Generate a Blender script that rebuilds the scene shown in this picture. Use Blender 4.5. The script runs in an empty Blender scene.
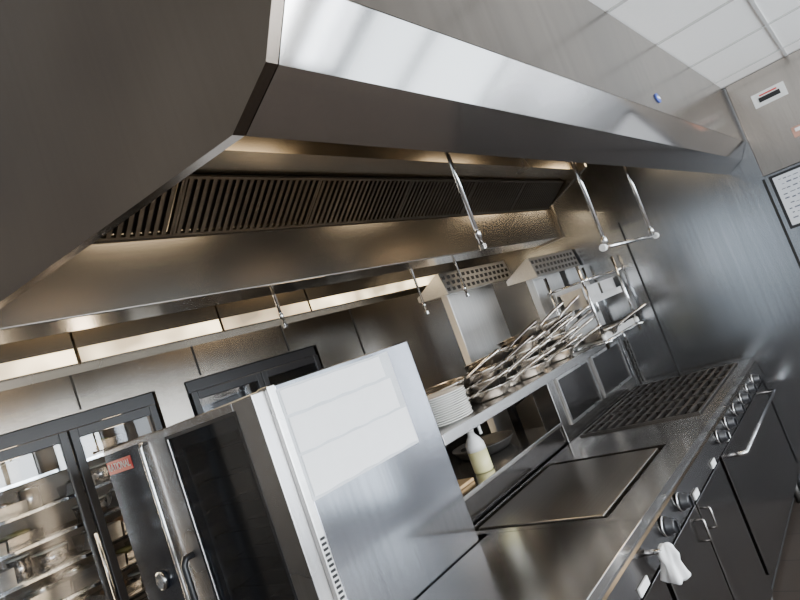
import bpy, bmesh, math, random
from mathutils import Matrix, Vector
C = bpy.context.scene.collection
PI = math.pi
random.seed(4)
WL = {}
# ------------------------------------------------------------------ mesh builder
class MB:
    def __init__(s): s.v=[]; s.f=[]; s.s=[]; s.M=Matrix.Identity(4)
    def add(s, vs, fs, sm=False):
        n=len(s.v)
        for p in vs: s.v.append(s.M @ Vector(p))
        for k,f in enumerate(fs):
            s.f.append([n+i for i in f]); s.s.append(sm[k] if isinstance(sm,list) else sm)
        return s
    def box(s,x0,x1,y0,y1,z0,z1):
        vs=[(x0,y0,z0),(x1,y0,z0),(x1,y1,z0),(x0,y1,z0),(x0,y0,z1),(x1,y0,z1),(x1,y1,z1),(x0,y1,z1)]
        return s.add(vs,[(0,3,2,1),(4,5,6,7),(0,1,5,4),(1,2,6,5),(2,3,7,6),(3,0,4,7)])
    def prism(s, prof, x0, x1):        # closed (y,z) outline swept along X ; x0/x1 numbers or functions of y
        fx=lambda a,y: a(y) if callable(a) else a
        n=len(prof)
        vs=[(fx(x0,y),y,z) for y,z in prof]+[(fx(x1,y),y,z) for y,z in prof]
        fs=[(i,(i+1)%n,n+(i+1)%n,n+i) for i in range(n)]
        fs+= [tuple(range(n-1,-1,-1)), tuple(range(n,2*n))]
        return s.add(vs,fs)
    def path(s, pts, r, n=12, flat=1.0):
        pts=[Vector(p) for p in pts]; m=len(pts); vs=[]
        rr = r if isinstance(r,(list,tuple)) else [r]*m
        d0=(pts[1]-pts[0]).normalized()
        up=Vector((0,0,1)) if abs(d0.z)<.9 else Vector((0,1,0))
        a=d0.cross(up).normalized()
        for i,p in enumerate(pts):
            if i==0: d=d0
            elif i==m-1: d=(pts[i]-pts[i-1]).normalized()
            else: d=((pts[i]-pts[i-1]).normalized()+(pts[i+1]-pts[i]).normalized()).normalized()
            a=(a-d*a.dot(d)).normalized(); b=d.cross(a)
            for k in range(n):
                t=2*PI*k/n
                vs.append(p+a*math.cos(t)*rr[i]+b*math.sin(t)*rr[i]*flat)
        fs=[];sm=[]
        for i in range(m-1):
            for k in range(n):
                fs.append((i*n+k,i*n+(k+1)%n,(i+1)*n+(k+1)%n,(i+1)*n+k)); sm.append(True)
        fs.append(tuple(range(n-1,-1,-1))); fs.append(tuple(range((m-1)*n,m*n))); sm+=[False,False]
        return s.add(vs,fs,sm)
    def tube(s,p,q,r,n=12): return s.path([p,q],r,n)
    def lathe(s, prof, c=(0,0,0), n=32, axis='z', wob=None, sm=True):
        vs=[]
        for r,h in prof:
            for k in range(n):
                t=2*PI*k/n; q=r*(wob(t,h) if wob else 1)
                a,b=q*math.cos(t),q*math.sin(t)
                if axis=='z': p=(c[0]+a,c[1]+b,c[2]+h)
                elif axis=='y': p=(c[0]+a,c[1]+h,c[2]+b)
                else: p=(c[0]+h,c[1]+a,c[2]+b)
                vs.append(p)
        fs=[]; m=len(prof)
        for i in range(m-1):
            for k in range(n): fs.append((i*n+k,i*n+(k+1)%n,(i+1)*n+(k+1)%n,(i+1)*n+k))
        q=[sm]*len(fs)
        fs.append(tuple(range(n-1,-1,-1))); fs.append(tuple(range((m-1)*n,m*n))); q+=[False,False]
        return s.add(vs,fs,q)
    def build(s,name,mat,parent=None,bev=0,org=None):
        if parent is not None: o0=WL[parent.name]
        elif org is not None: o0=Vector(org)
        else:
            xs=[p.x for p in s.v]; ys=[p.y for p in s.v]; zs=[p.z for p in s.v]
            o0=Vector(((min(xs)+max(xs))/2,(min(ys)+max(ys))/2,min(zs)))
        me=bpy.data.meshes.new(name)
        me.from_pydata([p-o0 for p in s.v],[],s.f)
        me.polygons.foreach_set('use_smooth',s.s); me.update()
        bm=bmesh.new(); bm.from_mesh(me); bmesh.ops.recalc_face_normals(bm,faces=bm.faces); bm.to_mesh(me); bm.free()
        me.materials.append(mat)
        o=bpy.data.objects.new(name,me); C.objects.link(o)
        if parent is not None: o.parent=parent
        else: o.location=o0
        WL[o.name]=o0
        if bev:
            b=o.modifiers.new('bevel','BEVEL'); b.width=bev; b.segments=2; b.limit_method='ANGLE'; b.angle_limit=0.7
        return o
def tag(o,label,cat,group=None):
    o['label']=label; o['category']=cat
    if group: o['group']=group
    return o
def thing(name,loc,label,cat,group=None):
    o=bpy.data.objects.new(name,None); C.objects.link(o); o.location=loc; o.empty_display_size=.05
    WL[o.name]=Vector(loc); return tag(o,label,cat,group)
def struct(o): o['kind']='structure'; return o
def copy_tree(o,loc=None,rot=None,label=None,group=None):
    r=o.copy(); C.objects.link(r)
    if loc is not None: r.location=loc
    if rot is not None: r.rotation_euler=rot
    if label: r['label']=label
    if group: r['group']=group
    for ch in list(o.children):
        c=ch.copy(); C.objects.link(c); c.parent=r
        for g in list(ch.children):
            d=g.copy(); C.objects.link(d); d.parent=c
    return r
# ------------------------------------------------------------------ materials
def base(name):
    m=bpy.data.materials.new(name); m.use_nodes=True
    nt=m.node_tree; return m,nt,nt.nodes['Principled BSDF']
def plain(name,col,rough=.5,metal=0,var=.06,scale=6,emit=0,ecol=None,spec=.5,uneven=None):
    m,nt,b=base(name)
    n=nt.nodes.new('ShaderNodeTexNoise'); n.inputs['Scale'].default_value=scale; n.inputs['Detail'].default_value=4
    tc=nt.nodes.new('ShaderNodeTexCoord'); nt.links.new(tc.outputs['Object'],n.inputs['Vector'])
    r=nt.nodes.new('ShaderNodeMapRange'); r.inputs[3].default_value=1-var; r.inputs[4].default_value=1+var
    nt.links.new(n.outputs['Fac'],r.inputs[0])
    mx=nt.nodes.new('ShaderNodeVectorMath'); mx.operation='SCALE'; mx.inputs[0].default_value=col[:3]
    nt.links.new(r.outputs[0],mx.inputs['Scale']); nt.links.new(mx.outputs[0],b.inputs['Base Color'])
    b.inputs['Roughness'].default_value=rough; b.inputs['Metallic'].default_value=metal
    b.inputs['Specular IOR Level'].default_value=spec
    if emit:
        b.inputs['Emission Color'].default_value=(*(ecol or col),1); b.inputs['Emission Strength'].default_value=emit
        if uneven:
            n.inputs['Detail'].default_value=1
            r2=nt.nodes.new('ShaderNodeMapRange'); r2.inputs[1].default_value=.38; r2.inputs[2].default_value=.64
            r2.inputs[3].default_value=uneven[0]; r2.inputs[4].default_value=uneven[1]
            nt.links.new(n.outputs['Fac'],r2.inputs[0]); nt.links.new(r2.outputs[0],b.inputs['Emission Strength'])
    return m
def steel(name,col=(.56,.545,.52),rough=.22,spread=.04,dirn='x',var=.06,fine=110,streak=.05):
    m,nt,b=base(name); N=nt.nodes.new; L=nt.links.new
    tc=N('ShaderNodeTexCoord'); mp=N('ShaderNodeMapping')
    sc=[fine,fine,fine]; sc['xyz'.index(dirn)]=1.0; mp.inputs['Scale'].default_value=sc
    L(tc.outputs['Object'],mp.inputs['Vector'])
    n=N('ShaderNodeTexNoise'); n.inputs['Scale'].default_value=1; n.inputs['Detail'].default_value=1; L(mp.outputs[0],n.inputs['Vector'])
    n2=N('ShaderNodeTexNoise'); n2.inputs['Scale'].default_value=1.7; n2.inputs['Detail'].default_value=2; n2.inputs['Roughness'].default_value=.5
    L(tc.outputs['Object'],n2.inputs['Vector'])
    r=N('ShaderNodeMapRange'); r.inputs[1].default_value=.3; r.inputs[2].default_value=.7
    r.inputs[3].default_value=rough-spread; r.inputs[4].default_value=rough+spread; L(n2.outputs['Fac'],r.inputs[0]); L(r.outputs[0],b.inputs['Roughness'])
    r2=N('ShaderNodeMapRange'); r2.inputs[1].default_value=.3; r2.inputs[2].default_value=.7
    r2.inputs[3].default_value=1-var; r2.inputs[4].default_value=1+var; L(n2.outputs['Fac'],r2.inputs[0])
    r3=N('ShaderNodeMapRange'); r3.inputs[1].default_value=.3; r3.inputs[2].default_value=.7
    r3.inputs[3].default_value=1-streak; r3.inputs[4].default_value=1+streak; L(n.outputs['Fac'],r3.inputs[0])
    mu=N('ShaderNodeMath'); mu.operation='MULTIPLY'; L(r2.outputs[0],mu.inputs[0]); L(r3.outputs[0],mu.inputs[1])
    mx=N('ShaderNodeVectorMath'); mx.operation='SCALE'; mx.inputs[0].default_value=col
    L(mu.outputs[0],mx.inputs['Scale']); L(mx.outputs[0],b.inputs['Base Color'])
    b.inputs['Metallic'].default_value=1
    return m
def glass(name,tint=(1,1,1),refl=.12,rough=.04):
    # reflection only on the outer (front-facing) side of the pane, tinted see-through behind
    m=bpy.data.materials.new(name); m.use_nodes=True; nt=m.node_tree; nt.nodes.clear(); N=nt.nodes.new; L=nt.links.new
    o=N('ShaderNodeOutputMaterial'); t=N('ShaderNodeBsdfTransparent'); t.inputs[0].default_value=(*tint,1)
    g=N('ShaderNodeBsdfGlossy'); g.inputs['Roughness'].default_value=rough
    fr=N('ShaderNodeFresnel'); fr.inputs[0].default_value=1.5
    ge=N('ShaderNodeNewGeometry')
    mr=N('ShaderNodeMath'); mr.operation='ADD'; mr.inputs[1].default_value=refl; L(fr.outputs[0],mr.inputs[0])
    inv=N('ShaderNodeMath'); inv.operation='SUBTRACT'; inv.inputs[0].default_value=1; L(ge.outputs['Backfacing'],inv.inputs[1])
    mu=N('ShaderNodeMath'); mu.operation='MULTIPLY'; L(mr.outputs[0],mu.inputs[0]); L(inv.outputs[0],mu.inputs[1])
    mx=N('ShaderNodeMixShader'); L(mu.outputs[0],mx.inputs[0]); L(t.outputs[0],mx.inputs[1]); L(g.outputs[0],mx.inputs[2])
    L(mx.outputs[0],o.inputs[0]); return m
def tiles(name,c1,c2,size,gap,rough):
    m,nt,b=base(name); N=nt.nodes.new
    tc=N('ShaderNodeTexCoord'); br=N('ShaderNodeTexBrick'); br.offset=0
    br.inputs['Scale'].default_value=1; br.inputs['Brick Width'].default_value=size; br.inputs['Row Height'].default_value=size
    br.inputs['Mortar Size'].default_value=gap; br.inputs['Color1'].default_value=(*c1,1); br.inputs['Color2'].default_value=(*[x*.9 for x in c1],1); br.inputs['Mortar'].default_value=(*c2,1)
    nt.links.new(tc.outputs['Object'],br.inputs['Vector']); nt.links.new(br.outputs['Color'],b.inputs['Base Color']); b.inputs['Roughness'].default_value=rough
    return m
S_hood=steel('brushed_steel_hood',(.59,.56,.53),.095,.015,'z',streak=.02)
S_hood_dk=steel('hood_upper_steel',(.25,.22,.19),.24,.03,'z',var=.18,fine=25,streak=.09)  # the lip's own metal, painted darker to stand for its dimmer reflections
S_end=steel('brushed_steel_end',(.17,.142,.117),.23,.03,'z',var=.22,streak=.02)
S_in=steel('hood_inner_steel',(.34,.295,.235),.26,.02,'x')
S_trough=steel('trough_steel',(.48,.45,.405),.20,.01,'x')
S_top=steel('worktop_steel',(.50,.48,.455),.21,.02,'x',streak=.02)
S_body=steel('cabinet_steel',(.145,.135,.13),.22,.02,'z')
S_wall=steel('wall_steel',(.43,.445,.47),.22,.01,'z',var=.08,streak=.06,fine=60)
S_bwall=steel('back_wall_steel',(.45,.41,.355),.24,.02,'z',var=.10,streak=.05,fine=60)
S_cab=steel('wall_cabinet_steel',(.53,.49,.45),.20,.02,'z',var=.08,streak=.04)
S_oven=steel('oven_steel',(.32,.325,.345),.14,.015,'z')
S_odoor=steel('oven_door_steel',(.42,.41,.405),.26,.02,'z')
S_back=steel('backguard_steel',(.40,.38,.36),.24,.02,'z')
S_lite=steel('pale_steel',(.64,.63,.61),.28,.03,'x')
S_riser=steel('riser_steel',(.74,.72,.69),.48,.04,'z')
S_filter=steel('filter_steel',(.19,.157,.12),.34,.05,'x')
S_pan=steel('pan_metal',(.54,.505,.465),.24,.06,'x',var=.4,fine=40)
S_hand=steel('pan_handle_metal',(.64,.60,.55),.24,.03,'x')
S_hand2=steel('pan_handle_dark_metal',(.26,.235,.215),.26,.03,'x')
CH=plain('chrome',(.68,.68,.68),.12,1,.03)
BLK=plain('black_plastic',(.015,.015,.017),.35)
IRON=plain('cast_iron',(.05,.046,.042),.5,.4,.3,30)
CHAINM=plain('chain_iron',(.02,.018,.016),.5,.3,.2,30)
GIRON=plain('grate_iron',(.125,.115,.107),.40,.8,.2,30)
TRAYM=plain('spill_tray_metal',(.006,.005,.005),.8,0,.2,20)
CHAN=plain('channel_metal',(.03,.026,.022),.5,.5,.2,20)
DARK=plain('dark_gap',(.012,.012,.012),.7)
GAPB=plain('sooty_gap',(.015,.010,.007),.7)  # near-black brown behind the filter baffles and in the canopy holes
BGL=plain('control_glass',(.016,.020,.030),.14,0,.02)
GRID=steel('griddle_steel',(.30,.27,.235),.32,.03,'x',var=.16)
WHITE=plain('white_plastic',(.8,.8,.78),.4)
SHEET=plain('notice_paper',(.62,.64,.68),.6)
PORC=plain('white_porcelain',(.82,.81,.78),.18,0,.02)
PAPER=plain('white_paper',(.96,.97,.98),.6,0,.05,14)
FILM=plain('dull_film',(.66,.69,.72),.4,0,.22,9)
INKY=plain('grey_ink',(.10,.11,.15),.6)
RED=plain('red_badge',(.65,.02,.02),.4)
BLUE=plain('blue_badge',(.03,.07,.35),.35)
PINK=plain('salmon_sticker',(.50,.27,.20),.6)
CLOTH=plain('white_cloth',(.88,.88,.88),.9,0,.06,40)
YEL=plain('yellow_liquid',(.74,.69,.36),.3)
WOOD=plain('wood',(.5,.33,.16),.6,0,.2,14)
GLS=glass('fridge_glass',(.95,.97,.99),.06,.01)
OGL=glass('oven_glass',(.46,.48,.51),.09,.08)
CAVITY=plain('oven_cavity_grey',(.22,.22,.22),.5,0,.2,5)
FRAMEG=plain('inner_frame_grey',(.34,.345,.355),.5,0,.05)
LAMPW=plain('warm_diffuser',(1,.85,.62),.5,0,0,1,3.5,(1,.80,.55))
REFLG=plain('strip_diffuser',(.5,.42,.32),.4,0,.1,5,1,(1,.80,.48),.5,(.8,4.5))  # noise-mottled glow painted in place of warm reflections
REFLD=plain('strip_diffuser_dim',(.4,.34,.25),.4,0,.1,5,.4,(1,.74,.42),.5,(.4,2.0))  # dimmer version of the painted reflection glow
FILLC=plain('ceiling_diffuser',(1,.97,.92),.5,0,0,1,18,(1,.96,.9))  # glow of the added front fill panels
FILLP=plain('passage_diffuser',(1,.97,.92),.5,0,0,1,7.5,(1,.86,.66))  # glow of the added passage fill panels
FILLO=plain('oven_lamp',(1,.9,.7),.5,0,0,1,1.6,(.95,.96,1))  # added fill glow for the oven cavity
TILEC=plain('ceiling_tile_white',(.97,.96,.94),.9,0,.02,60)
TBAR=plain('ceiling_bar',(.58,.58,.57),.5)
FLOOR=tiles('floor_tile',(.075,.06,.05),(.03,.026,.024),.3,.004,.3)
WPAINT=plain('wall_paint_tan',(.42,.27,.15),.7)
WLEFT=plain('wall_paint_grey',(.32,.325,.335),.7)
LINER=plain('fridge_liner',(.38,.32,.25),.4,.3)
FOOD=[plain('tub_cream',(.50,.41,.28),.5,0,.25,20),plain('tub_clear',(.30,.30,.28),.15,0,.1,20),plain('food_brown',(.22,.12,.06),.6,0,.3,30),plain('foil',(.85,.84,.81),.2,1,.15,30),plain('food_green',(.20,.18,.07),.6,0,.3,30)]
# ------------------------------------------------------------------ room
XW=4.2; CZ=2.5
struct(MB().box(-4,XW,-3.2,4.1,-.1,0).build('floor',FLOOR))
struct(MB().box(-4,XW,-3.2,4.1,CZ,CZ+.1).build('ceiling',TILEC))
g=MB()
for i in range(-6,8):
    x=.34+i*.6
    if x<XW-.02: g.box(x-.007,x+.007,-3.2,.44,CZ-.006,CZ)
for j in range(0,7):
    y=.10-j*.6
    if y>-3.2: g.box(-4,XW,y-.007,y+.007,CZ-.005,CZ)
struct(g.build('trim_1',TBAR))
w=MB().box(XW,XW+.1,-1.2,4.1,0,CZ).box(XW,XW+.1,-3.2,-2.7,0,CZ).box(XW,XW+.1,-2.7,-1.2,0,.3).box(XW,XW+.1,-2.7,-1.2,2.2,CZ)
struct(w.build('wall_right',S_wall))
w=MB().box(-4.1,-4,-3.2,1.2,0,CZ).box(-4.1,-4,2.9,4.1,0,CZ).box(-4.1,-4,1.2,2.9,0,.6).box(-4.1,-4,1.2,2.9,2.3,CZ)
struct(w.build('wall_left',WLEFT))
w=MB().box(-4,.15,3.22,3.4,0,CZ).box(.15,2.95,3.22,3.4,1.94,CZ).box(1.70,1.88,3.22,3.4,0,1.94).box(2.95,XW,3.22,3.4,0,CZ).box(-4,XW,4.0,4.1,0,CZ)
struct(w.build('wall_back',S_bwall))
wins=[(-2.4,-.7),(.1,1.5),(2.3,3.2),(3.35,4.15)]
w=MB().box(-4,XW,-3.3,-3.2,2.35,CZ).box(-4,XW,-3.3,-3.2,0,.25)
xs=[-4]+[a for p in wins for a in p]+[XW]
for i in range(0,len(xs),2): w.box(xs[i],xs[i+1],-3.3,-3.2,.25,2.35)
struct(w.build('wall_front',WPAINT))
def daylight(sx,sy,e,loc,rot,col=(.86,.93,1)):
    ld=bpy.data.lights.new('daylight','AREA'); ld.shape='RECTANGLE'; ld.size=sx; ld.size_y=sy; ld.energy=e; ld.color=col
    lo=bpy.data.objects.new('daylight',ld); C.objects.link(lo); lo.location=loc; lo.rotation_euler=rot
for i,(a,b) in enumerate(wins):
    f=MB()
    for q in ((a,a+.05),((a+b)/2-.025,(a+b)/2+.025),(b-.05,b)): f.box(q[0],q[1],-3.28,-3.22,.25,2.35)
    f.box(a+.05,b-.05,-3.28,-3.22,.25,.30).box(a+.05,b-.05,-3.28,-3.22,2.30,2.35)
    struct(f.build('window_%d'%(i+1),BLK))
    daylight(b-a-.1,2.0,(150,180,110,115)[i],((a+b)/2,-3.34,1.3),(PI/2,0,0))
struct(MB().box(-4.08,-4.02,1.2,1.25,.6,2.3).box(-4.08,-4.02,2.85,2.9,.6,2.3).box(-4.08,-4.02,2.02,2.07,.6,2.3).box(-4.08,-4.02,1.25,2.85,.6,.65).box(-4.08,-4.02,1.25,2.85,2.25,2.3).build('window_5',BLK))
daylight(1.6,1.6,12,(-4.14,2.05,1.45),(0,-PI/2,0),(.78,.89,1))
struct(MB().box(4.22,4.28,-2.7,-2.65,.3,2.2).box(4.22,4.28,-1.25,-1.2,.3,2.2).box(4.22,4.28,-1.98,-1.93,.3,2.2).box(4.22,4.28,-2.65,-1.25,.3,.35).box(4.22,4.28,-2.65,-1.25,2.15,2.2).build('window_6',BLK))  # unseen window added to put bright patches on the hood lip
daylight(1.8,1.4,40,(4.34,-1.95,1.25),(0,PI/2,0),(.78,.89,1))  # area light for the added right-wall window
t=MB().box(XW-.006,XW,.432,.446,0,1.90).box(XW-.005,XW,1.305,1.317,.9,2.0)
struct(t.build('trim_2',DARK))
t=MB()
for x in (.6,1.3,2.0,2.7,3.4): t.box(x-.004,x+.004,3.214,3.22,1.95 if x<2.95 else .2,CZ)
struct(t.build('trim_3',DARK))
for (x,y,lb) in ((1.54,-1.4,0),(2.74,-1.4,0),(-.86,-.8,0),(1.2,2.86,1),(2.9,2.86,1)):  # panels added as fill light: front for the ceiling, rear for the back wall
    cl=thing('ceiling_light',(x,y,CZ-.03),'square recessed ceiling light panel between white ceiling tiles' if not lb else 'ceiling light panel in the passage between hood and refrigerators','ceiling light','ceiling light panels' if not lb else 'passage ceiling lights')
    MB().box(x-.28,x+.28,y-.28,y+.28,CZ-.03,CZ-.012).build('frame',TBAR,cl)  # frame of the added fill panel
    MB().box(x-.25,x+.25,y-.25,y+.25,CZ-.034,CZ-.03).build('diffuser',FILLP if lb else FILLC,cl)
# ------------------------------------------------------------------ extraction hood
X0=lambda y: .545-.15*(y-.59)
hood=thing('extraction_hood',(2.3,1.45,2.0),'long stainless steel extraction hood hanging over the whole cooking line','extraction hood')
FR=XW-.008
MB().prism([(.445,2.147),(.50,2.06),(.59,2.005),(.60,2.035),(.52,2.10),(.475,2.16)],X0,FR).build('front_lip',S_hood,hood)
MB().prism([(.445,2.495),(.445,2.149),(.475,2.162),(.475,2.495)],X0,FR).build('upper_panel',S_hood_dk,hood)
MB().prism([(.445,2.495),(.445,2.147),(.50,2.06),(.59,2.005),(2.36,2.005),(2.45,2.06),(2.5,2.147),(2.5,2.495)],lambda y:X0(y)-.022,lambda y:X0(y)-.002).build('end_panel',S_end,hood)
MB().prism([(2.5,2.495),(2.5,2.147),(2.45,2.06),(2.36,2.005),(2.35,2.035),(2.37,2.12),(2.40,2.495)],X0,FR).build('rear_fascia',S_in,hood)
MB().prism([(.48,2.47),(2.39,2.47),(2.39,2.49),(.48,2.49)],X0,FR).build('top_plate',S_in,hood)
MB().prism([(1.45,2.0),(1.60,2.0),(1.60,2.19),(1.45,2.19)],X0,3.5).build('grease_trough',S_trough,hood,.004)
MB().prism([(1.20,2.325),(1.30,2.305),(1.75,2.305),(1.85,2.33),(1.85,2.465),(1.20,2.465)],X0,3.5).build('plenum',S_in,hood)
MB().prism([(1.43,1.99),(1.62,1.99),(1.62,2.22),(1.85,2.32),(1.85,2.465),(1.15,2.465),(1.15,2.32),(1.43,2.2)],3.5,3.53).build('plenum_end',S_in,hood)
bd=MB().lathe([(.018,0),(.018,.004),(.014,.005)],(2.35,.4445,2.204),24,'y')
for v in bd.v: v.y=.4445-(v.y-.4445); v.x=2.35+(v.x-2.35)*1.7
bo=bd.build('badge',BLUE,hood)
MB().box(2.332,2.368,.438,.4397,2.200,2.208).build('badge_mark',WHITE,bo)
fw=.505; fx=.44
def filt(x):
    o=thing('hood_filter',(x+fw/2,1.375,2.25),'steel baffle grease filter standing in the sloping bank inside the hood','filter','baffle filters in the hood')
    b=Vector((0,1.45,2.193)); tt=Vector((0,1.30,2.303)); d=(tt-b); L=d.length; d.normalize(); nrm=Vector((0,-d.z,d.y)); 
    M=Matrix.Translation(b)@Matrix(((1,0,0,0),(0,d.y,nrm.y,0),(0,d.z,nrm.z,0),(0,0,0,1)))
    f=MB(); f.M=M
    f.box(x,x+.008,0,L,0,.013).box(x+fw-.008,x+fw,0,L,0,.013).box(x+.008,x+fw-.008,0,.008,0,.013).box(x+.008,x+fw-.008,L-.008,L,0,.013)
    f.build('frame',S_filter,o)
    s=MB(); s.M=M
    n=19
    for i in range(n):
        a=x+.010+i*(fw-.020)/n+.003; s.box(a,a+.0125,.008,L-.008,.002,.012)
    s.build('baffles',S_filter,o)
    q=MB(); q.M=M; q.box(x+.008,x+fw-.008,.008,L-.008,-.012,-.006) ; q.build('back_sheet',GAPB,o)
    return o
f0=filt(fx)
for i in range(1,6): copy_tree(f0,(fx+fw/2+i*(fw+.001),1.375,2.25))
for i,x in enumerate((1.2,2.45,3.8)):
    l=thing('hood_lamp',(x,.95,2.45),'warm bulkhead lamp fixed under the top of the hood','lamp','lamps inside the hood')
    MB().box(x-.2,x+.2,.88,1.02,2.44,2.469).build('housing',WHITE,l)
    MB().box(x-.18,x+.18,.895,1.005,2.428,2.44).build('diffuser',LAMPW,l,.004)
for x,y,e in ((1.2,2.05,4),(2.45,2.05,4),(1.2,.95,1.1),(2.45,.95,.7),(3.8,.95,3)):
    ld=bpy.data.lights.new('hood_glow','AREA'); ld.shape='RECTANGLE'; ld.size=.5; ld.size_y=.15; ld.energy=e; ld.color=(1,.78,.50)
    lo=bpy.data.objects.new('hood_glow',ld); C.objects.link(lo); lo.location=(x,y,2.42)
for i,(a,b,mt) in enumerate(((.30,.985,REFLG),(.995,1.63,REFLG),(1.64,2.19,REFLD),(2.20,3.60,REFLG))):  # warm reflections along the rear lip, painted as glowing strips
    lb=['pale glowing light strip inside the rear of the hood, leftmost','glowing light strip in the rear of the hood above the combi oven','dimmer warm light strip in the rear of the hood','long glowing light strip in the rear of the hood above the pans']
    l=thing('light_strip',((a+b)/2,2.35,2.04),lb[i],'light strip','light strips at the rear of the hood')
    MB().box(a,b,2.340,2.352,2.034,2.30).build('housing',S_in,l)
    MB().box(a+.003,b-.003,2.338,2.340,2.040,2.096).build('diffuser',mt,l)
def rod(x,y,z,label,name='hanger_rod',r=.006):
    o=thing(name,(x,y,z),label,'hanger rod','hanger rods under the hood')
    MB().tube((x,y,z+.015),(x,y,2.469),r).build('rod',CH,o)
    MB().lathe([(.0085,0),(.0085,.020),(.007,.022)],(x,y,z+.035),16).build('collar',CH,o)
    MB().box(x-.007,x+.007,y-.009,y+.007,z,z+.018).build('foot',CH,o,.002)
    return o
rod(1.42,.80,1.843,'single thin chrome rod hanging from the front of the hood, nearest')
rod(1.41,1.66,1.885,'short chrome rod hanging behind the steel trough above the oven')
rod(2.24,1.66,1.79,'chrome rod hanging behind the trough left of the perforated canopy')
rod(2.62,1.66,1.82,'chrome rod hanging just beside the perforated canopy')
hr=thing('hanging_rail',(2.64,.8,1.775),'pair of chrome rods joined by a crossbar under the hood','hanging rail')
for x in (2.32,2.96):
    MB().tube((x,.8,1.78),(x,.8,2.469),.008).build('rod',CH,hr)
    MB().lathe([(.012,0),(.012,.028),(.009,.032)],(x,.8,1.785),16).build('collar',CH,hr)
    MB().lathe([(.013,0),(.015,.008),(.013,.026)],(x-(.05 if x<2.5 else -.03),.8,1.775),16,'x').build('end_knob',WHITE,hr)
MB().tube((2.29,.8,1.775),(3.0,.8,1.775),.008).build('crossbar',CH,hr)
# ------------------------------------------------------------------ right wall: cabinet, board
cb=thing('control_cabinet',(4.17,.0,1.91),'brushed steel wall cabinet at the end of the hood with a small vent plate','cabinet')
MB().box(4.165,4.198,-.75,.43,1.912,2.495).build('body',S_cab,cb,.004)
MB().box(4.158,4.165,.16,.33,2.295,2.375).build('plate',WHITE,cb)
MB().box(4.155,4.158,.19,.30,2.318,2.345).build('slots',DARK,cb)
MB().box(4.156,4.158,.20,.29,2.352,2.360).build('lettering',RED,cb)
MB().box(4.1605,4.165,.10,.215,2.05,2.11).build('sticker',PINK,cb)
MB().box(4.158,4.1605,.115,.20,2.08,2.10).build('sticker_band',WHITE,cb)
wb=thing('notice_board',(4.19,.15,1.56),'dark framed white notice board with handwriting on the far steel wall','notice board')
MB().box(4.180,4.199,-.25,.410,1.57,1.90).build('frame',BLK,wb,.002)
MB().box(4.177,4.180,-.225,.393,1.587,1.885).build('sheet',SHEET,wb)
s=MB(); random.seed(7)
for r in range(9):
    y=.375-random.uniform(0,.02)
    while y>.02:
        l=random.uniform(.010,.030); zz=1.862-r*.030+random.uniform(-.003,.003); s.box(4.1755,4.177,y-l,y,zz,zz+random.uniform(.003,.009)); y-=l+random.uniform(.006,.014)
s.build('writing',INKY,wb)
lk=thing('door_latch',(4.19,.30,1.36),'black latch bracket on the wall below the notice board','latch')
MB().box(4.165,4.2,.285,.32,1.36,1.50).build('bracket',BLK,lk,.004)
MB().tube((4.155,.30,1.38),(4.155,.30,1.48),.008).build('lever',BLK,lk)
# ------------------------------------------------------------------ cooking line units
YF=.85; YB=1.6
def unit_base(name,x0,x1,label,cat,yb=YB,top=True):
    o=thing(name,((x0+x1)/2,1.2,0),label,cat)
    MB().box(x0,x1,YF+.03,yb,.13,.76).box(x0,x1,YF+.01,yb,.76,.868).build('body',S_body,o)
    MB().box(x0+.01,x1-.01,YF+.08,yb-.02,0.03,.13).build('kickboard',DARK,o)
    for a in (x0+.06,x1-.06):
        for b in (YF+.06,yb-.06): MB().tube((a,b,0),(a,b,.13),.02).build('leg',IRON,o)
    MB().prism([(YF+.012,.865),(YF,.86),(YF-.012,.775),(YF-.002,.762),(YF+.012,.762)],x0,x1).build('control_fascia',S_body,o)
    return o
def door(o,x0,x1,z0,z1,hx,part='door',horizontal=False):
    d=MB().box(x0,x1,YF+.006,YF+.03,z0,z1).build(part,S_body,o,.003)
    h=MB()
    if horizontal:
        h.path([(x0+.12,YF+.006,z1-.04),(x0+.12,YF-.045,z1-.04),(x0+.135,YF-.06,z1-.04),(x1-.135,YF-.06,z1-.04),(x1-.12,YF-.045,z1-.04),(x1-.12,YF+.006,z1-.04)],.011)
    else:
        h.path([(hx,YF+.006,z1-.04),(hx,YF-.014,z1-.04),(hx,YF-.017,z1-.044),(hx,YF-.017,z1-.115),(hx,YF-.014,z1-.119),(hx,YF+.006,z1-.119)],.0045)
    h.build('handle',CH if horizontal else S_back,d)
def knob(o,x,z=.826):
    y=YF-.006
    k=MB().lathe([(.034,0),(.034,-.003),(.032,-.005)],(x,y,z),28,'y').build('knob',CH,o)
    MB().lathe([(.0315,-.005),(.030,-.014),(.025,-.017),(.024,-.034),(.018,-.038)],(x,y,z),24,'y').box(x-.004,x+.004,y-.045,y-.036,z-.018,z+.018).build('grip',BLK,k)
u=unit_base('worktop_unit',.85,1.866,'plain stainless worktop cabinet nearest the camera, in front of the oven','cabinet',1.47)
MB().box(.85,1.866,YF+.012,1.47,.868,.90).build('worktop',S_top,u,.002)
door(u,.87,1.35,.15,.745,1.30); door(u,1.37,1.85,.15,.745,1.42)
MB().box(1.62,1.70,YF-.0155,YF-.0105,.775,.80).build('label_plate',WHITE,u)
v=MB().path([(1.77,YF-.004,.835),(1.77,YF-.05,.835),(1.80,YF-.06,.835)],.009).build('valve',CH,u)
u=unit_base('griddle_unit',1.868,2.825,'stainless griddle cabinet with a wide flat plate and two knobs','griddle')
gx0,gx1,gy0,gy1=1.93,2.62,1.02,1.56
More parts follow.
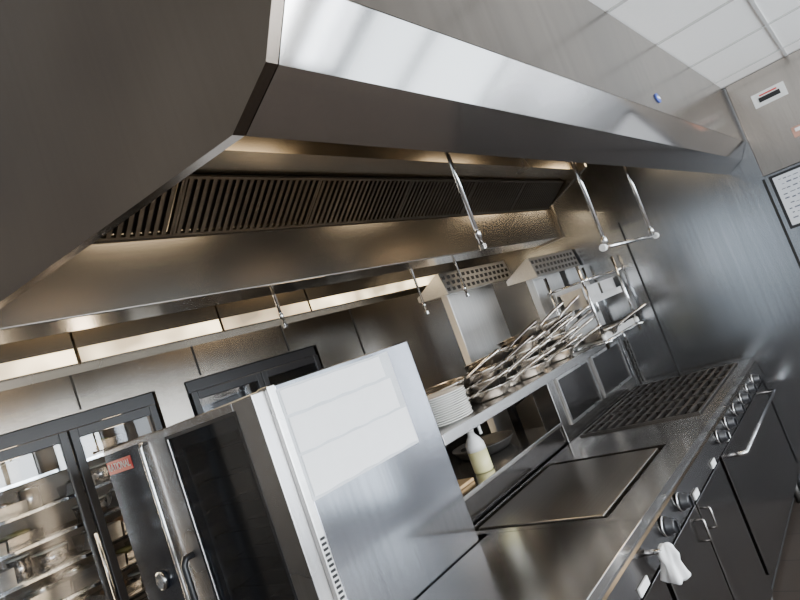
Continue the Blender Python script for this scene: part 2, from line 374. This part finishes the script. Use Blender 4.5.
t=MB().box(1.868,gx0-.028,YF+.012,YB,.868,.90).box(gx1+.028,2.825,YF+.012,YB,.868,.90).box(gx0-.028,gx1+.028,YF+.012,gy0-.028,.868,.90).box(gx0-.028,gx1+.028,gy1+.025,YB,.868,.90)
t.build('worktop',S_top,u)
MB().box(gx0-.028,gx1+.028,gy0-.028,gy1+.025,.868,.880).build('grease_channel',CHAN,u)
MB().box(gx0,gx1,gy0,gy1,.880,.900).build('griddle_plate',GRID,u,.004)
door(u,1.885,2.34,.15,.745,2.29); door(u,2.355,2.81,.15,.745,2.40)
knob(u,1.97); knob(u,2.17)
for x in (2.30,2.62): MB().box(x,x+.06,YF-.0165,YF-.0115,.775,.80).build('label_plate',WHITE,u)
u=unit_base('cooking_range',2.828,4.19,'stainless six burner gas range at the far end of the line','range')
t=MB().box(2.828,3.05,YF+.012,YB,.868,.90).box(4.10,4.19,YF+.012,YB,.868,.90).box(3.05,4.10,YF+.012,.925,.868,.90).box(3.05,4.10,1.585,YB,.868,.90)
t.build('range_top',S_top,u)
MB().box(3.05,4.10,.925,1.585,.868,.876).build('spill_tray',TRAYM,u)
for i in range(3):
    for y in (1.09,1.42):
        x=3.225+i*.35; MB().lathe([(.05,0),(.05,.003),(.035,.005),(.035,.006),(.01,.007)],(x,y,.876),24).build('burner',IRON,u)
door(u,2.86,4.17,.20,.745,0,'oven_door',True)
for x in (2.88,3.08,3.30,3.5,3.7,3.9): knob(u,x)
for x in (2.96,): MB().box(x,x+.06,YF-.0165,YF-.0115,.775,.80).build('label_plate',WHITE,u)
bg=MB().box(2.98,4.19,1.61,1.72,.30,1.28).build('backguard',S_back,u,.003)
for a,b in ((3.08,3.56),(3.62,4.14)):
    f=MB().box(a,b,1.598,1.61,.97,.985).box(a,b,1.598,1.61,1.225,1.24).box(a,a+.015,1.598,1.61,.985,1.225).box(b-.015,b,1.598,1.61,.985,1.225)
    f.build('panel_frame',S_lite,bg)
    MB().box(a+.015,b-.015,1.604,1.61,.985,1.225).build('panel_inset',S_body,bg)
def grate(x):
    o=thing('burner_grate',(x+.17,1.255,.885),['iron grate over the first pair of burners beside the griddle','middle iron grate on the gas range','far iron grate on the range beside the end wall'][int((x-3.0)/.35)],'grate','grates on the range')
    w=.34; y0,y1=.935,1.575
    MB().box(x,x+w,y0,y0+.012,.890,.910).box(x,x+w,y1-.012,y1,.890,.910).box(x,x+.012,y0+.012,y1-.012,.890,.910).box(x+w-.012,x+w,y0+.012,y1-.012,.890,.910).build('frame',GIRON,o)
    b=MB(); n=12
    for i in range(1,n):
        yy=y0+i*(y1-y0)/n; b.box(x+.012,x+w-.012,yy-.008,yy+.008,.892,.914)
    xx=x+w/2; b.box(xx-.008,xx+.008,y0+.012,y1-.012,.891,.912)
    b.build('bars',GIRON,o)
    f=MB()
    for a in (x+.007,x+w-.007):
        for c in (y0+.007,y1-.007): f.box(a-.006,a+.006,c-.006,c+.006,.876,.890)
    f.build('feet',GIRON,o)
for i in range(3): grate(3.055+i*.35)
# ------------------------------------------------------------------ shelf unit behind the griddle
sh=thing('shelf_unit',(2.65,1.85,0),'steel back shelf unit carrying the pans above the griddle','shelf unit')
MB().box(1.84,2.975,1.62,2.15,.10,1.0).build('body',S_body,sh)
MB().box(1.84,2.975,1.605,2.15,1.0,1.02).build('lower_shelf',S_top,sh,.003)
MB().prism([(1.50,1.265),(1.515,1.265),(1.515,1.292),(1.93,1.292),(1.93,1.31),(1.50,1.31)],1.84,3.46).build('upper_shelf',S_top,sh,.002)
MB().box(1.84,2.975,2.15,2.165,.10,1.292).build('rear_panel',S_body,sh)
for x in (1.86,2.95):
    MB().box(x-.015,x+.015,1.84,1.88,1.02,1.292).build('upright',S_body,sh)
    MB().prism([(1.56,1.27),(1.84,1.16),(1.84,1.292),(1.56,1.292)],x-.004,x+.004).build('bracket',S_body,sh)
for x in (1.9,2.9): MB().tube((x,1.7,0),(x,1.7,.10),.02).build('leg',CH,sh)
def riser(name,x0,x1,y,zb,zt,cx0,cx1,label):
    o=thing(name,((x0+x1)/2,y,zb),label,'flue riser')
    MB().box(x0,x1,y,y+.05,zb,zt).build('panel',S_riser,o,.003)
    MB().prism([(y-.16,zt-.03),(y-.05,zt-.02),(y+.06,zt-.01),(y+.06,zt+.02),(y-.12,zt+.105),(y-.14,zt+.105)],cx0,cx1).build('canopy',S_lite,o,.002)
    h=MB(); n=int((cx1-cx0)/.055)
    for i in range(n):
        for r in range(3):
            x=cx0+.015+i*(cx1-cx0-.03)/n+.024*(r%2); z=zt-.012+r*.037; yy=y-.1595+ (z-zt+.03)*.148
            h.box(x,x+.028,yy-.002,yy+.004,z,z+.021)
    h.build('perforation',GAPB,o)
    return o
riser('flue_riser',3.08,3.64,2.09,.0,1.92,2.86,3.66,'tall pale steel riser with perforated top behind the frying pans')
riser('flue_riser',3.70,4.15,1.82,.0,1.85,3.46,4.17,'pale steel riser with perforated top behind the tube rack')
rk=thing('tube_rack',(3.83,1.55,1.28),'chrome tube rack standing on the range backguard in the corner','rack')
for x in (3.50,4.13):
    for y in (1.42,1.64):
        MB().tube((x,y,1.27 if y<1.5 else 1.281),(x,y,1.80),.010).build('post',CH,rk)
        MB().lathe([(.015,0),(.015,.03)],(x,y,1.325),14).build('joint',WHITE,rk)
for z in (1.31,1.70):
    q=MB()
    for y in (1.42,1.64): q.tube((3.47,y,z),(4.16,y,z),.007)
    for x in (3.50,4.13): q.tube((x,1.38,z),(x,1.66,z),.007)
    q.build('rail',CH,rk)
for z in (1.32,1.55):
    MB().box(3.515,4.115,1.432,1.628,z,z+.006).box(3.515,4.115,1.432,1.436,z+.006,z+.04).box(3.515,4.115,1.624,1.628,z+.006,z+.15).build('shelf_sheet',S_riser,rk)
def tray(x,y,z,w,d,h,label,mat=S_lite):
    o=thing('steel_tray',(x,y,z),label,'tray')
    MB().box(x-w/2,x+w/2,y-d/2,y+d/2,z,z+.004).box(x-w/2,x-w/2+.003,y-d/2,y+d/2,z+.004,z+h).box(x+w/2-.003,x+w/2,y-d/2,y+d/2,z+.004,z+h).box(x-w/2,x+w/2,y-d/2,y-d/2+.003,z+.004,z+h).box(x-w/2,x+w/2,y+d/2-.003,y+d/2,z+.004,z+h).build('pan',mat,o)
    MB().box(x-w/2-.01,x+w/2+.01,y-d/2-.01,y-d/2,z+h-.003,z+h).box(x-w/2-.01,x+w/2+.01,y+d/2,y+d/2+.01,z+h-.003,z+h).build('rim',mat,o)
    return o
tray(3.67,1.53,1.5562,.27,.15,.11,'pale steel tray on the upper level of the tube rack, left one',S_riser)
tray(3.97,1.53,1.5562,.26,.15,.11,'pale steel tray on the upper level of the tube rack beside the end wall',S_riser)
hs=thing('hanging_chain',(3.75,1.40,.99),'dark heavy chain hanging from the front rail of the tube rack','chain')
m=MB()
for i in range(9):
    z=1.27-i*.031
    if i%2: m.box(3.737,3.763,1.384,1.395,z-.041,z).box(3.737,3.763,1.405,1.416,z-.041,z)
    else: m.box(3.722,3.736,1.392,1.408,z-.041,z).box(3.764,3.778,1.392,1.408,z-.041,z).box(3.736,3.764,1.392,1.408,z-.010,z).box(3.736,3.764,1.392,1.408,z-.041,z-.031)
m.build('links',CHAINM,hs,.003)
MB().path([(3.75,1.40,1.265),(3.75,1.395,1.30),(3.75,1.405,1.322),(3.75,1.428,1.322),(3.75,1.432,1.305)],.004).build('hook',CH,hs)
# ------------------------------------------------------------------ frying pans
GP='frying pans heaped on the back shelf'
def pan(loc,label,mb=S_pan,mh=S_hand,R=.138):
    o=thing('frying_pan',loc,label,'frying pan',GP); x,y,z=loc
    MB().lathe([(.002,0),(R*.74,0),(R*.82,.006),(R*.97,.042),(R*1.02,.048),(R*1.02,.052),(R*.985,.050),(R*.95,.043),(R*.80,.009),(R*.72,.004),(.002,.004)],(x,y,z),36).build('bowl',mb,o)
    h=MB(); h.path([(x+R*.95,y,z+.036),(x+R+.012,y,z+.044),(x+R+.035,y,z+.056),(x+R+.12,y,z+.086),(x+R+.185,y,z+.105),(x+R+.198,y,z+.107)],[.018,.015,.013,.018,.0215,.013],12,.50)
    ho=h.build('handle',mh,o)
    r=MB()
    for dy in (-.009,.009): r.lathe([(.005,0),(.005,.004),(.002,.006)],(x+R*.90,y+dy,z+.038),10)
    r.build('rivets',CH,ho)
    return o
random.seed(12)
L1='used steel frying pan heaped on the back shelf with its handle sticking out'
L2='frying pan with a darkened handle in the heap on the back shelf'
spots=[]
for sx,sy,n in ((2.29,1.78,3),(2.50,1.68,3),(2.72,1.74,4),(2.91,1.67,4),(3.11,1.73,5),(3.31,1.69,5)):
    a0=random.uniform(-60,-50)
    for k in range(n): spots.append((sx+random.uniform(-.008,.008),sy+random.uniform(-.008,.008),1.3112+k*.043,k,a0+k*4))
P=[None,None]
for i,(x,y,z,k,az) in enumerate(spots):
    rz=math.radians(az); rx=random.uniform(-.02,.02)*min(k,3); ry=random.uniform(-.04,.0)*min(k,3)
    t=1 if i%4==1 else 0
    if P[t] is None:
        P[t]=pan((x,y,z),(L1,L2)[t],S_pan,(S_hand,S_hand2)[t]); P[t].rotation_euler=(0,0,rz)
    else: copy_tree(P[t],(x,y,z+(abs(rx)+abs(ry))*.03),(rx,ry,rz))
P0=P[0]
p=copy_tree(P0,(3.70,1.53,1.3275),(0,0,math.radians(-60)),'frying pan lying on the bottom level of the tube rack','pans on the tube rack')
p=pan((3.95,1.53,1.3275),'black frying pan on the bottom level of the tube rack beside the wall',IRON,IRON,.10); p.rotation_euler=(0,0,math.radians(-95)); p['group']='pans on the tube rack'
bp=pan((2.66,1.92,1.021),'large black frying pan on the lower shelf behind the spray bottle',IRON,IRON,.17); bp.rotation_euler=(0,0,math.radians(200)); del bp['group']
cbd=MB().box(1.98,2.17,1.68,1.95,1.0205,1.036).build('chopping_board',WOOD,None,.004); tag(cbd,'small pale wooden board on the lower shelf left of the bottle','board')
pl=MB().lathe([(.002,0),(.074,0),(.079,.004),(.126,.012),(.127,.015),(.122,.0155),(.077,.008),(.002,.007)],(2.07,1.64,1.311),40).build('plate',PORC,None,0,(2.07,1.64,1.311))
tag(pl,'white round plate in the tall stack at the left end of the shelf','plate','stacked white plates')
for i in range(1,13):
    c=pl.copy(); C.objects.link(c); c.location=(2.07+random.uniform(-.004,.004),1.64+random.uniform(-.004,.004),1.311+i*.0095)
sb=thing('spray_bottle',(2.29,1.70,1.021),'white trigger spray bottle holding yellow liquid on the lower shelf','spray bottle')
MB().lathe([(.002,0),(.042,0),(.046,.006),(.046,.10)],(2.29,1.70,1.021),28).build('liquid',YEL,sb)
MB().lathe([(.046,0),(.044,.03),(.032,.055),(.017,.075),(.016,.09)],(2.29,1.70,1.1212),28).build('bottle',WHITE,sb)
MB().lathe([(.018,0),(.018,.02)],(2.29,1.70,1.2115),20).box(2.275,2.305,1.64,1.725,1.232,1.255).box(2.282,2.298,1.64,1.648,1.19,1.232).build('trigger',WHITE,sb,.002)
def wob(t,h): return 1+.22*math.sin(4*t+h*30)+.10*math.sin(7*t+1)
cl=MB().lathe([(.004,.112),(.015,.109),(.024,.098),(.029,.083),(.024,.06),(.030,.035),(.037,.01),(.026,0),(.004,.004)],(1.79,YF-.060,.737),48,'z',wob).build('cleaning_cloth',CLOTH)
tag(cl,'crumpled white cloth hanging from the valve on the front of the worktop','cloth')
# ------------------------------------------------------------------ combi oven (faces left)
ox0,ox1,oy0,oy1=1.08,1.81,1.478,2.56; oz=1.70
ov=thing('combi_oven',((ox0+ox1)/2,2.02,0),'tall stainless combi oven with glass door facing left, papers on its side','oven')
b=MB().box(ox0+.06,ox1,oy0,oy0+.05,.12,oz).box(ox0+.06,ox1,oy1-.40,oy1,.12,oz).box(ox0+.06,ox1,oy0+.05,oy1-.40,1.64,oz).box(ox0+.06,ox1,oy0+.05,oy1-.40,.12,.62).box(ox1-.05,ox1,oy0+.05,oy1-.40,.62,1.64)
b.build('body',S_oven,ov,.004)
for x in (ox0+.12,ox1-.08):
    for y in (oy0+.07,oy1-.07): MB().tube((x,y,0),(x,y,.12),.025).build('leg',CH,ov)
MB().box(ox0+.03,ox0+.06,oy0-.004,oy0+.05,.12,oz+.003).build('front_trim',S_lite,ov,.003)
MB().box(ox0+.06,ox1-.06,oy1-.412,oy1-.402,.63,1.63).box(ox1-.06,ox1-.052,oy0+.06,oy1-.412,.63,1.63).build('cavity_liner',CAVITY,ov)
MB().box(ox0+.08,ox0+.12,oy0+.10,oy0+.115,.9,1.5).build('lamp',FILLO,ov)  # glow added inside the cavity so the racks read through the glass
l=MB()
for i in range(12): l.box(ox0+.036,ox0+.054,oy0-.006,oy0-.004,1.05+i*.016,1.058+i*.016)
l.build('louvres',DARK,ov)
q=MB()
for i in range(9):
    z=.75+i*.10
    q.box(ox0+.10,ox1-.08,oy0+.06,oy0+.075,z,z+.01).box(ox0+.10,ox1-.08,oy1-.430,oy1-.415,z,z+.01)
    for k in range(5): q.box(ox0+.12+k*.12,ox0+.125+k*.12,oy0+.075,oy1-.430,z+.01,z+.014)
q.build('racks',CAVITY,ov)
dy0,dy1=oy0+.012,2.165; gy0o,gy1o=1.60,2.03
d=MB().box(ox0-.02,ox0+.03,dy0,gy0o,.55,1.695).box(ox0-.02,ox0+.03,gy1o,dy1,.55,1.695).box(ox0-.02,ox0+.03,gy0o,gy1o,1.655,1.695).box(ox0-.02,ox0+.03,gy0o,gy1o,.55,.75).build('door',S_odoor,ov,.003)
MB().box(ox0-.016,ox0-.006,gy0o,gy1o,.75,1.655).build('glass',OGL,d)
MB().box(ox0-.004,ox0+.004,gy0o,gy0o+.03,.75,1.655).box(ox0-.004,ox0+.004,gy1o-.05,gy1o,.75,1.655).box(ox0-.004,ox0+.004,gy0o+.03,gy1o-.05,1.61,1.655).box(ox0-.004,ox0+.004,gy0o+.03,gy1o-.05,.75,.79).build('inner_frame',FRAMEG,d)
MB().box(ox0-.021,ox0-.0195,gy0o-.012,gy0o,.738,1.667).box(ox0-.021,ox0-.0195,gy1o,gy1o+.012,.738,1.667).box(ox0-.021,ox0-.0195,gy0o,gy1o,1.655,1.667).box(ox0-.021,ox0-.0195,gy0o,gy1o,.738,.75).build('gasket',BLK,d)
MB().path([(ox0-.02,2.10,1.25),(ox0-.05,2.10,1.25),(ox0-.062,2.10,1.23),(ox0-.062,2.10,1.0),(ox0-.05,2.10,.97),(ox0-.02,2.10,.97)],.012).build('handle',BLK,d)
cp=MB().box(ox0-.015,ox0+.055,2.175,oy1,.12,1.70).build('control_panel',S_odoor,ov,.004)
MB().box(ox0-.020,ox0-.015,2.235,oy1-.012,1.02,1.68).build('display',BGL,cp)
MB().box(ox0-.0225,ox0-.020,2.330,2.540,1.600,1.650).build('badge',RED,cp)
MB().lathe([(.036,0),(.034,-.018),(.028,-.022)],(ox0-.02,2.36,1.17),28,'x').build('dial',CH,cp)
MB().path([(ox0-.015,2.195,1.67),(ox0-.034,2.195,1.67),(ox0-.038,2.195,1.655),(ox0-.038,2.195,.98),(ox0-.034,2.195,.965),(ox0-.015,2.195,.965)],.008).build('grab_bar',CH,cp)
def text(s,width,M,name,mat,parent):
    cu=bpy.data.curves.new('t','FONT'); cu.body=s; cu.size=.04; cu.align_x='CENTER'; cu.align_y='CENTER'; cu.extrude=.0006
    to=bpy.data.objects.new('t',cu); C.objects.link(to); bpy.context.view_layer.update()
    me=bpy.data.meshes.new_from_object(to.evaluated_get(bpy.context.evaluated_depsgraph_get()))
    bpy.data.objects.remove(to)
    xs=[v.co.x for v in me.vertices]; k=width/(max(xs)-min(xs)); c=(max(xs)+min(xs))/2
    for v in me.vertices: v.co.x=(v.co.x-c)*k
    me.transform(M); me.transform(Matrix.Translation(-WL[parent.name])); me.materials.clear(); me.materials.append(mat)
    o=bpy.data.objects.new(name,me); C.objects.link(o); o.parent=parent; WL[o.name]=WL[parent.name]; return o
text('RATIONAL',.190,Matrix(((0,0,-1,ox0-.0235),(-1,0,0,2.435),(0,1,0,1.625),(0,0,0,1))),'lettering',WHITE,cp)
tag(MB().box(1.135,1.675,oy0-.0012,oy0-.0004,1.335,1.685).build('backing_film',FILM),'dull grey film patch stuck on the oven side behind the white strips','film')
for i,(a,b_,c,e,lb) in enumerate(((1.15,1.62,1.60,1.677,'long white paper strip taped along the top of the oven side'),(1.15,1.64,1.480,1.590,'white paper strip on the oven side, second from the top'),(1.15,1.67,1.345,1.472,'widest white paper strip on the oven side, lowest'))):
    m=MB(); n=16
    vs=[];fs=[]
    for k in range(n+1):
        x=a+(b_-a)*k/n; dz=.002*math.sin(k*1.7+i); yy=oy0-.0035-.0008*(1+math.sin(k*2.1+i))
        vs+=[(x,yy,c+dz),(x,yy,e+dz*.5),(x,oy0-.0015,e+dz*.5),(x,oy0-.0015,c+dz)]
    for k in range(n):
        for r in range(4): fs.append((4*k+r,4*k+(r+1)%4,4*k+4+(r+1)%4,4*k+4+r))
    fs+=[(0,1,2,3),(4*n+3,4*n+2,4*n+1,4*n)]
    tag(m.add(vs,fs).build('paper_strip',PAPER),lb,'paper','papers on the oven side')
# ------------------------------------------------------------------ glass door refrigerators in the back wall
def fridge(x0,x1,ds,label,lit):
    o=thing('display_refrigerator',((x0+x1)/2,3.6,0),label,'refrigerator')
    y0=3.24;y1=3.95;zt=1.925
    MB().box(x0,x0+.04,y0,y1,.05,zt).box(x1-.04,x1,y0,y1,.05,zt).box(x0+.04,x1-.04,y0,y1,zt-.05,zt).box(x0+.04,x1-.04,y0,y1,.05,.15).box(x0+.04,x1-.04,y1-.03,y1,.15,zt-.05).build('body',LINER if lit else BLK,o)
    MB().box(x0+.03,x1-.03,y0+.03,y1-.03,0,.05).build('plinth',BLK,o)
    MB().box(x0,x1,y0-.012,y0,zt-.055,zt+.01).build('header',BLK,o)
    for a,b in ds:
        z0,z1=.16,zt-.058
        f=MB().box(a,a+.04,y0-.03,y0-.001,z0,z1).box(b-.04,b,y0-.03,y0-.001,z0,z1).box(a+.04,b-.04,y0-.03,y0-.001,z0,z0+.05).box(a+.04,b-.04,y0-.03,y0-.001,z1-.05,z1).build('door',BLK,o,.003)
        MB().box(a+.04,b-.04,y0-.018,y0-.012,z0+.05,z1-.05).build('pane',GLS,f)
        MB().path([(b-.02,y0-.03,1.35),(b-.02,y0-.06,1.35),(b-.02,y0-.06,1.0),(b-.02,y0-.03,1.0)],.009).build('handle',CH,f)
    for k in range(11):
        z=.25+k*.145
        s=MB()
        for r in range(9): s.tube((x0+.05,y0+.05+r*.07,z),(x1-.05,y0+.05+r*.07,z),.004,6)
        s.box(x0+.042,x1-.042,y0+.04,y0+.048,z-.006,z+.008)
        s.build('shelf',CH,o)
    return o
fridge(.20,1.685,[(.21,.70),(.705,1.205),(1.215,1.675)],'glass door refrigerator with lit shelves of tubs at far left',True)
fridge(1.895,2.93,[(1.9,2.41),(2.415,2.925)],'dark glass door refrigerator behind the combi oven',False)
for xx,e in ((.95,10),(1.45,7)):
    ld=bpy.data.lights.new('fridge_glow','AREA'); ld.size=.1; ld.shape='RECTANGLE'; ld.size_y=1.2; ld.energy=e; ld.color=(1,.76,.50)
    lo=bpy.data.objects.new('fridge_glow',ld); C.objects.link(lo); lo.location=(xx,3.255,1.3); lo.rotation_euler=(math.radians(90),0,math.radians(180))
random.seed(8)
lids=['brown tub with a lid','round metal tub with a grey lid','brown filled food tray','foil covered dish','green filled food tray','steel lidded pot']
for k in range(5,11):
    z=.25+k*.145+.0095; x=.58
    while x<1.62:
        w=random.uniform(.09,.19); h=random.uniform(.075,.118)
        if x+w>1.64: break
        if x<1.2<x+w: x=1.212; continue
        ty=random.choice((1,2,3,3,4,0,5,3))
        y=3.29+random.uniform(0,.02); cx=x+w/2; cy=y+.14
        o=thing('food_container',(cx,cy,z),lids[ty]+' on a refrigerator shelf','food container','containers in the lit refrigerator')
        if ty in (0,1,5):
            MB().lathe([(.002,0),(w*.42,0),(w*.48,h*.85)],(cx,cy,z),20).build('tub',{0:FOOD[0],1:S_back,5:S_lite}[ty],o)
            MB().lathe([(w*.5,0),(w*.5,.008),(w*.4,.011)],(cx,cy,z+h*.85),20).build('lid',{0:FOOD[0],1:FOOD[1],5:CH}[ty],o)
        else:
            MB().prism([(cy-.12,z),(cy+.12,z),(cy+.14,z+h*.7),(cy-.14,z+h*.7)],x+.003,x+w-.003).build('tray',S_lite if ty==3 else S_back,o)
            vs=MB(); vs.lathe([(w*.44,0),(w*.38,h*.15),(w*.2,h*.22),(.003,h*.25)],(cx,cy,z+h*.7),14,'z',lambda t,hh:1+.1*math.sin(3*t)); vs.build('food',FOOD[ty],o)
        x+=w+.004
# ------------------------------------------------------------------ world, camera
wd=bpy.data.worlds.new('world'); bpy.context.scene.world=wd; wd.use_nodes=True
bgn=wd.node_tree.nodes['Background']; sk=wd.node_tree.nodes.new('ShaderNodeTexSky'); sk.sky_type='HOSEK_WILKIE'
wd.node_tree.links.new(sk.outputs[0],bgn.inputs[0]); bgn.inputs[1].default_value=.6
f=600.; th=math.radians(38.54); pit=math.atan(53.3/600); rl=math.radians(20)
F=Vector((math.cos(th)*math.cos(pit),math.sin(th)*math.cos(pit),math.sin(pit)))
R0=Vector((math.sin(th),-math.cos(th),0)); U0=R0.cross(F)
CR=math.cos(rl)*R0-math.sin(rl)*U0; CU=math.cos(rl)*U0+math.sin(rl)*R0
cd=bpy.data.cameras.new('camera'); cam=bpy.data.objects.new('camera',cd); C.objects.link(cam)
cd.sensor_width=36; cd.lens=27; cd.clip_start=.02
M=Matrix((( CR.x,CU.x,-F.x,0),(CR.y,CU.y,-F.y,0),(CR.z,CU.z,-F.z,1.65),(0,0,0,1)))
cam.matrix_world=M
bpy.context.scene.camera=cam
